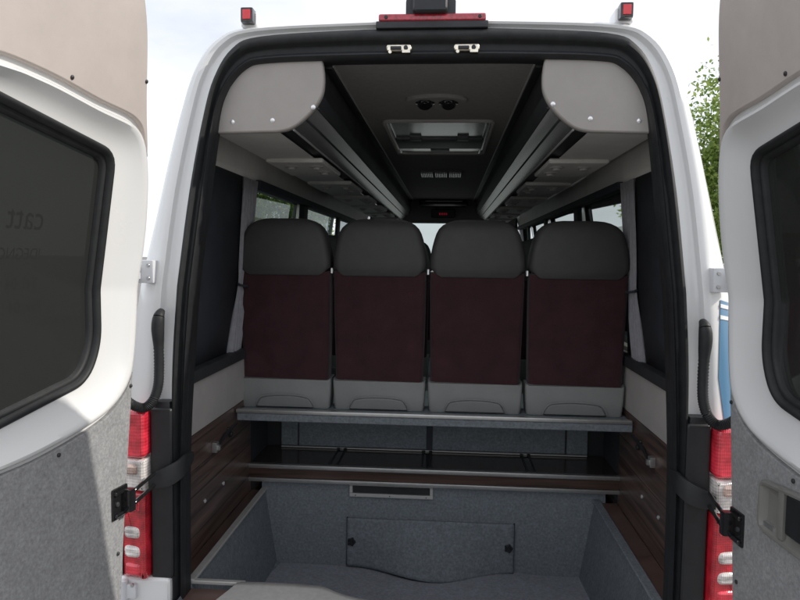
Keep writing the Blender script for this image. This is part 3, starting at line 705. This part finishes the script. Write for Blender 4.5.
# front seats and wheel: dark shapes in the windscreen gap
for x in (-.45, .45):
    b = B(); b.box(x-.24, x+.24, 4.9, 5.02, .85, 1.75, .07, 4); b.box(x-.13, x+.13, 4.9, 4.99, 1.78, 1.99, .05, 4); b.tube([(x-.06, 4.95, 1.7), (x-.06, 4.95, 1.82)], .01); b.tube([(x+.06, 4.95, 1.7), (x+.06, 4.95, 1.82)], .01)
    b.build('front_seat', M['charcoal'], bus)
B().box(-.8, .8, 5.75, 5.98, .9, 1.45, .08, 4).build('dashboard', M['plastic'], bus)
mesh('windscreen', [(-.86, 6.0, 1.40), (.86, 6.0, 1.40), (.74, 5.75, 2.30), (-.74, 5.75, 2.30)], [(0, 1, 2, 3)], M['glass'], bus, fix=False)
B().box(-.97, .97, 5.98, 6.04, .3, 1.40, .02, 2).build('front_panel', M['paint'], bus)
b = B(); b.tube([(-.89, 5.98, 1.4), (-.80, 5.72, 2.32)], .05); b.tube([(.89, 5.98, 1.4), (.80, 5.72, 2.32)], .05); b.build('windscreen_pillar', M['charcoal'], bus)
B().box(-.80, .80, 5.46, 5.78, 2.25, 2.30, .01, 1).build('cab_header', M['charcoal'], bus)

# ------------------------------------------------------------------ curtains
def curtain(s, label):
    rows = []; Z = [2.19, 2.1, 2.0, 1.9, 1.8, 1.74, 1.70, 1.66, 1.6, 1.55, 1.50, 1.45, 1.415]
    for z in Z:
        if z > 1.72: t = (z-1.72)/.47; wd = .07+.12*t**.8; c = .92-.05*(1-t)
        else: t = (1.72-z)/.30; wd = .07+.09*t**.7; c = .87-.06*t
        row = []
        for k in range(61):
            u = k/60; y = c-wd/2+wd*u
            amp = .022 if z > 1.74 or z < 1.66 else .014
            x = wx(z)-.014+amp*.5*math.sin(u*2*math.pi*5.5+.6*math.sin(z*7))+.006*math.sin(u*31+z*5)
            row.append((s*x, y, z))
        rows.append(row)
    V, F = loft(rows)
    o = mesh('curtain', V, F, M['curtain'], None, angle=80); sd = o.modifiers.new('s', 'SOLIDIFY'); sd.thickness = .002
    o['label'] = label; o['category'] = 'curtain'; o['group'] = 'window curtains'
    b = B(); b.tube([(s*(wx(1.72)-.024+.022*math.cos(a)), .87+.050*math.sin(a), 1.72+.006*math.cos(a)) for a in [k*2*math.pi/24 for k in range(25)]], .006, 6, caps=False)
    b.build('tie_band', M['charcoal'], o)
curtain(-1, 'grey curtain tied back at the side window beside the leftmost seat')
curtain(1, 'grey curtain tied back at the side window beside the rightmost seat')

# ------------------------------------------------------------------ rear doors
def door(s, delta):
    dl = R(delta); H = Vector((s*.88, 0, 0)); al = Vector((s*math.sin(dl), -math.cos(dl), 0)); nr = Vector((-s*math.cos(dl), -math.sin(dl), 0))
    fn = lambda v: H+al*v.x+nr*(v.y+lean(v.z))+Vector((0, 0, v.z))     # v = (along, inward, up)
    # hinge-side edge of the door, bottom to top
    E = catmull([(.262, .45), (.245, .7), (.222, .95), (.196, 1.2), (.168, 1.42), (.148, 1.6), (.130, 1.75), (.126, 1.9), (.142, 2.05), (.165, 2.15), (.190, 2.28), (.212, 2.38), (.230, 2.46), (.246, 2.54), (.272, 2.61), (.33, 2.655), (.50, 2.675)], 4)
    fe = .93
    outline = E+[(fe-.06, 2.685), (fe-.015, 2.66), (fe, 2.6), (fe, .5), (fe-.02, .46), (fe-.05, .45)]
    Wp = rounded([(.278, 2.122), (.272, 1.60), (.328, 1.503), (.835, 1.418), (.835, 2.208)], [.05, .14, .10, .09, .09], 8)
    Fp = catmull([(.128, 1.85), (.140, 1.66), (.158, 1.535), (.178, 1.482), (.225, 1.438), (.30, 1.405), (.42, 1.382), (.56, 1.366), (.66, 1.362)], 4)[:-1]+catmull([(.70, 1.362), (.86, 1.35), (.905, 1.40), (.908, 1.55), (.908, 1.9), (.905, 2.16), (.87, 2.225), (.76, 2.232), (.70, 2.236)], 4)[:-1]+catmull([(.66, 2.238), (.55, 2.232), (.40, 2.215), (.27, 2.205), (.215, 2.185), (.178, 2.14), (.150, 2.06), (.132, 1.95), (.128, 1.86)], 4)
    c = (.55, 1.82); N = 160
    Er, Wr, Fr = ray_ring(outline, c, N), ray_ring(Wp, c, N), ray_ring(Fp, c, N)
    mixr = lambda A, C, t: [(a[0]*(1-t)+b[0]*t, a[1]*(1-t)+b[1]*t) for a, b in zip(A, C)]
    L = [(Wr, -.036), (mixr(Wr, Er, .96), -.036), (Er, -.026), (Er, .022), (mixr(Wr, Er, .985), .034), (mixr(Wr, Er, .965), .036), (mixr(Wr, Fr, .97), .036)]
    V = [fn(Vector((u, d, v))) for Q, d in L for u, v in Q]
    F = [(i*N+j, i*N+(j+1) % N, (i+1)*N+(j+1) % N, (i+1)*N+j) for i in range(len(L)-1) for j in range(N)]
    root = mesh('rear_door', V, F, M['paint'], bus)
    # moulded white window surround: proud rim, hollow slope, step down to the glass
    L = [(Fr, .030), (Fr, .040), (mixr(Fr, Wr, .03), .050), (mixr(Fr, Wr, .09), .056), (mixr(Fr, Wr, .17), .057), (mixr(Fr, Wr, .26), .051), (mixr(Fr, Wr, .42), .040), (mixr(Fr, Wr, .62), .030), (mixr(Fr, Wr, .85), .024), (mixr(Fr, Wr, 1.0), .022), (mixr(Fr, Wr, 1.02), .0)]
    V = [fn(Vector((u, d, v))) for Q, d in L for u, v in Q]
    F = [(i*N+j, i*N+(j+1) % N, (i+1)*N+(j+1) % N, (i+1)*N+j) for i in range(len(L)-1) for j in range(N)]
    mesh('window_surround', V, F, M['paint'], root)
    # rubber seal round the glass
    Wc = lambda t: mixr(Wr, [c]*N, t)
    def insetr(d): return ray_ring(inset(Wp, d), c, N)
    L = [(insetr(-.004), .016), (insetr(-.003), .024), (insetr(.002), .029), (insetr(.009), .028), (insetr(.014), .020), (insetr(.015), .012), (insetr(.021), .0125), (insetr(.026), .006), (insetr(.027), -.004)]
    V = [fn(Vector((u, d, v))) for Q, d in L for u, v in Q]
    F = [(i*N+j, i*N+(j+1) % N, (i+1)*N+(j+1) % N, (i+1)*N+j) for i in range(len(L)-1) for j in range(N)]
    mesh('window_seal', V, F, M['rubber'], root, angle=60)
    G = insetr(.024); V = [fn(Vector((u, -.002, v))) for u, v in G]
    # glass as strips in z so that it follows the lean
    mesh('door_window', V+[fn(Vector((c[0], -.002, c[1])))], [(j, (j+1) % N, N) for j in range(N)], M['tint'], root, smooth=True)
    # upper beige lining
    up = [p for p in catmull([(.176, 2.125), (.188, 2.156), (.206, 2.192), (.232, 2.212), (.28, 2.224), (.40, 2.232), (.55, 2.249), (.68, 2.255), (.76, 2.250), (.88, 2.241)], 4)]+[(.905, 2.236), (.905, 2.60)]+catmull([(.86, 2.635), (.60, 2.645), (.44, 2.635), (.36, 2.610), (.300, 2.565), (.262, 2.50), (.236, 2.42), (.208, 2.28), (.188, 2.20), (.176, 2.155), (.171, 2.122)], 4)
    plate('upper_lining', up, .030, .050, .004, fn, M['beige'], root)
    # lower felt lining
    lo = catmull([(.262, .50), (.246, .7), (.224, .95), (.198, 1.2), (.172, 1.42), (.163, 1.505)], 4)+catmull([(.170, 1.500), (.182, 1.470), (.228, 1.427), (.302, 1.394), (.42, 1.371), (.56, 1.355), (.70, 1.352), (.86, 1.340), (.905, 1.335)], 4)+[(.905, .5)]
    plate('felt_lining', list(reversed(lo)), .030, .049, .003, fn, M['felt'], root)
    for (u, v) in ((.222, 2.321), (.506, 2.2465+.012), (.176, 1.466), (.475, 1.348), (.246, .994)):
        B(fn).disc((u, .049, v), (0, 1, 0), .0055, .004, 10, dome=.001).build('screw', M['darkscrew'], root)
    if s > 0:
        # door pull set in a grey plastic surround
        P = rounded([(.352, 1.315), (.350, 1.185), (.66, 1.185), (.66, 1.345)], [.02, .03, .03, .03], 6)
        q = lambda d: ray_ring(inset(P, d), (.5, 1.255), 80)
        hg = mat('handle_plastic', (.20, .195, .18), rough=.5, noise=(12, .05, 5), bump=(500, .3, .001))
        L = [(q(0), .046), (q(.001), .060), (q(.006), .065), (q(.012), .064), (q(.017), .056), (q(.03), .0515)]
        n = 80; V = [fn(Vector((u, d, v))) for Q, d in L for u, v in Q]; F = [(i*n+j, i*n+(j+1) % n, (i+1)*n+(j+1) % n, (i+1)*n+j) for i in range(5) for j in range(n)]+[tuple(range(5*n, 6*n))]
        hs = mesh('handle_recess', V, F, hg, root)
        b = B(fn); b.box(.44, .464, .05, .064, 1.20, 1.325, .005, 2); b.build('recess_rib', hg, hs)
        b = B(fn); b.box(.475, .62, .045, .066, 1.222, 1.318, .009, 3); b.build('door_pull', M['plastic'], hs)
        b = B(fn); b.box(.372, .415, .05, .058, 1.203, 1.216, .004, 2); b.build('recess_screw', M['alu'], hs)
    else:
        # lettering stuck on the outside of the glass, so it reads mirrored from in here
        for txt, u, v, size in (('cattaneo', .470, 1.905, .085), ('IDEGNO', .470, 1.833, .040), ('Tel. 04', .470, 1.762, .040), ('Fax. 04', .455, 1.705, .040)):
            cu = bpy.data.curves.new('lettering', 'FONT'); cu.body = txt[:4]+('' if size > .05 else txt[4:]); cu.size = size; cu.resolution_u = 4
            to = bpy.data.objects.new('lettering', cu); COL.objects.link(to)
            bpy.context.view_layer.update()
            me = bpy.data.meshes.new_from_object(to.evaluated_get(bpy.context.evaluated_depsgraph_get()))
            bpy.data.objects.remove(to)
            for q_ in me.vertices: q_.co = fn(Vector((u+q_.co.x*.9, -.010, v+q_.co.y)))
            me.materials.clear(); me.materials.append(M['ink'])
            link(bpy.data.objects.new('window_lettering', me), root)
    # check strap: plate on the felt, knuckle, two rods, tapering arm to the pillar
    u0, v0 = .238, 1.142
    b = B(fn); b.box(u0-.034, u0+.034, .047, .056, v0-.045, v0+.045, .006, 2); b.box(u0-.030, u0-.004, .054, .085, v0-.030, v0+.036, .006, 2)
    b.box(u0-.02, u0+.03, .054, .064, v0-.038, v0-.026, .003, 1); b.box(u0-.02, u0+.03, .054, .064, v0+.026, v0+.038, .003, 1)
    st = b.build('check_strap', M['gloss'], root)
    a = fn(Vector((u0-.012, .075, v0+.020))); a2 = fn(Vector((u0-.012, .075, v0-.018)))
    k1 = Vector((s*.845, -.050, 1.165)); k2 = Vector((s*.845, -.050, 1.128))
    b = B(); b.tube([a, k1], .006, 8); b.tube([a2, k2], .006, 8); b.build('strap_rod', M['gloss'], st)
    arm = catmull([(s*.862, -.058, 1.140), (s*.840, -.052, 1.147), (s*.812, -.046, 1.155), (s*.785, -.035, 1.168), (s*.765, -.01, 1.185), (s*.755, .03, 1.20)], 4)
    V = []; n = len(arm)
    for i, p in enumerate(arm):
        t = i/(n-1); h = .020+.017*math.sin(min(1, t*1.5)*math.pi*.6) if t < .8 else .036-.10*(t-.8)
        q = Vector(arm[min(n-1, i+1)])-Vector(arm[max(0, i-1)]); q.z = 0; w = Vector((q.y, -q.x, 0)).normalized()*.004
        p = Vector(p); V += [p+w+Vector((0, 0, h*.8)), p+w*1.6, p+w+Vector((0, 0, -h)), p-w+Vector((0, 0, -h)), p-w*1.6, p-w+Vector((0, 0, h*.8))]
    F = [(i*6+k, i*6+(k+1) % 6, (i+1)*6+(k+1) % 6, (i+1)*6+k) for i in range(n-1) for k in range(6)]+[tuple(range(6)), tuple(range((n-1)*6, n*6))]
    mesh('strap_arm', V, F, M['plastic'], st, angle=50)
    B(fn).disc((u0+.018, .056, v0), (0, 1, 0), .007, .005, 10).build('bolt', M['dplastic'], st)
    return root
dL = door(-1, 8); dR = door(1, 4)
dL['label'] = 'open left rear door with lettering on its dark window'
dR['label'] = 'open right rear door with a grey handle recess in its felt'

# ------------------------------------------------------------------ surroundings
def setting(o): o['kind'] = 'structure'; return o
V = [(-400, -400, 0), (400, -400, 0), (400, 400, 0), (-400, 400, 0)]
setting(mesh('ground', V, [(0, 1, 2, 3)], M['asphalt'], None, smooth=False))

def tree(x, y, h, r, seed, label, nleaf=9000, size=.10, group=None):
    rd = random.Random(seed); t = empty('broadleaf_tree', (x, y, 0)); t['label'] = label; t['category'] = 'tree'
    if group: t['group'] = group
    b = B(); top = h*.62
    b.tube([(0, 0, 0), (.05*r, 0, h*.2), (0, .05*r, h*.4), (0, 0, top)], [.16*h/6, .13*h/6, .10*h/6, .05], 10)
    tips = []
    for k in range(16):
        a = rd.uniform(0, 6.28); z0 = h*rd.uniform(.25, .6); rr = r*rd.uniform(.45, .95); z1 = z0+rd.uniform(.1, .38)*h
        p = (math.cos(a)*rr, math.sin(a)*rr, min(z1, h*.93)); tips.append(p)
        b.tube([(0, 0, z0), (p[0]*.45, p[1]*.45, z0+(p[2]-z0)*.6), p], [.05, .03, .012], 6)
    b.build('trunk', M['bark'], t)
    cl = [Vector(p) for p in tips]
    for k in range(70):
        a = rd.uniform(0, 6.28); u = rd.uniform(-.75, 1); q = math.sqrt(max(0, 1-u*u)); rr = rd.uniform(.55, 1.0)
        cl.append(Vector((math.cos(a)*q*r*rr, math.sin(a)*q*r*rr, h*.62+u*h*.36*rr)))
    V = []; F = []
    for k in range(nleaf):
        c = rd.choice(cl); cr = r*.22
        p = c+Vector((rd.gauss(0, cr*.6), rd.gauss(0, cr*.6), rd.gauss(0, cr*.5)))
        a = Vector((rd.gauss(0, 1), rd.gauss(0, 1), rd.gauss(0, 1))).normalized(); d = a.orthogonal().normalized(); d.rotate(Matrix.Rotation(rd.uniform(0, 6.28), 3, a)); e = a.cross(d)
        sz = size*rd.uniform(.6, 1.3); i = len(V)
        V += [p-d*sz*.9, p+e*sz*.45, p+d*sz*.9, p-e*sz*.45]; F.append((i, i+1, i+2, i+3))
    me = bpy.data.meshes.new('crown'); me.from_pydata([tuple(v) for v in V], [], F); me.materials.append(M['leaf']); link(bpy.data.objects.new('crown', me), t)
tree(7.0, 12.0, 5.55, 2.5, 3, 'bright green tree beyond the right flank of the minibus, seen past the open door', 48000, .062)
tree(-4.35, 16.0, 5.0, 1.25, 5, 'leafy tree outside the left side windows', 9000, .07)
tree(3.7, 12.0, 4.2, 1.2, 11, 'leafy tree outside the right side windows', 9000, .06)

# ------------------------------------------------------------------ light, sky, camera
SUN_EL, SUN_AZ = 35., 4.      # azimuth: degrees from +X toward +Y
d = Vector((math.cos(R(SUN_EL))*math.cos(R(SUN_AZ)), math.cos(R(SUN_EL))*math.sin(R(SUN_AZ)), math.sin(R(SUN_EL))))
L = bpy.data.lights.new('sun', 'SUN'); L.energy = 3.0; L.angle = R(.6); L.color = (1, .95, .87)
lo = bpy.data.objects.new('sun', L); COL.objects.link(lo); lo.rotation_euler = (-d).to_track_quat('-Z', 'Y').to_euler()
w = bpy.data.worlds.new('World'); sc.world = w; w.use_nodes = True; nt = w.node_tree
bg = nt.nodes['Background']
sky = nt.nodes.new('ShaderNodeTexSky'); sky.sky_type = 'NISHITA'; sky.sun_disc = False; sky.sun_elevation = R(SUN_EL); sky.sun_rotation = R(90-SUN_AZ)
sky.air_density = 1.0; sky.dust_density = 3.0; sky.ozone_density = 1.5
tc = nt.nodes.new('ShaderNodeTexCoord'); mp = nt.nodes.new('ShaderNodeMapping'); mp.inputs['Scale'].default_value = (1, 1, 2.6)
nz = nt.nodes.new('ShaderNodeTexNoise'); nz.inputs['Scale'].default_value = 2.2; nz.inputs['Detail'].default_value = 8; nz.inputs['Roughness'].default_value = .55
cr = nt.nodes.new('ShaderNodeValToRGB'); cr.color_ramp.elements[0].position = .30; cr.color_ramp.elements[0].color = (.62, .62, .62, 1); cr.color_ramp.elements[1].position = .60; cr.color_ramp.elements[1].color = (1, 1, 1, 1)
mx = nt.nodes.new('ShaderNodeMix'); mx.data_type = 'RGBA'
nt.links.new(tc.outputs['Generated'], mp.inputs[0]); nt.links.new(mp.outputs[0], nz.inputs['Vector']); nt.links.new(nz.outputs['Fac'], cr.inputs[0])
nt.links.new(cr.outputs['Color'], mx.inputs['Factor']); nt.links.new(sky.outputs[0], mx.inputs['A']); mx.inputs['B'].default_value = (8.1, 8.35, 8.9, 1)
nt.links.new(mx.outputs['Result'], bg.inputs['Color']); bg.inputs['Strength'].default_value = .140

cam = bpy.data.cameras.new('camera'); cam.lens = 665/800*36; cam.sensor_width = 36; cam.clip_end = 2000; cam.clip_start = .05
co = bpy.data.objects.new('camera', cam); COL.objects.link(co); sc.camera = co
yaw, pitch, roll = .0705, -.064, .0132
f = Vector((-math.sin(yaw)*math.cos(pitch), math.cos(yaw)*math.cos(pitch), math.sin(pitch))); r = Vector((math.cos(yaw), math.sin(yaw), 0)); u = r.cross(f)
r2 = r*math.cos(roll)+u*math.sin(roll); u2 = -r*math.sin(roll)+u*math.cos(roll)
m4 = Matrix((( r2.x, u2.x, -f.x, .06), (r2.y, u2.y, -f.y, -2.04), (r2.z, u2.z, -f.z, 1.85), (0, 0, 0, 1)))
co.matrix_world = m4
sc.view_settings.view_transform = 'Standard'; sc.view_settings.look = 'None'; sc.view_settings.exposure = 0
sc.cycles.max_bounces = 10; sc.cycles.transparent_max_bounces = 16
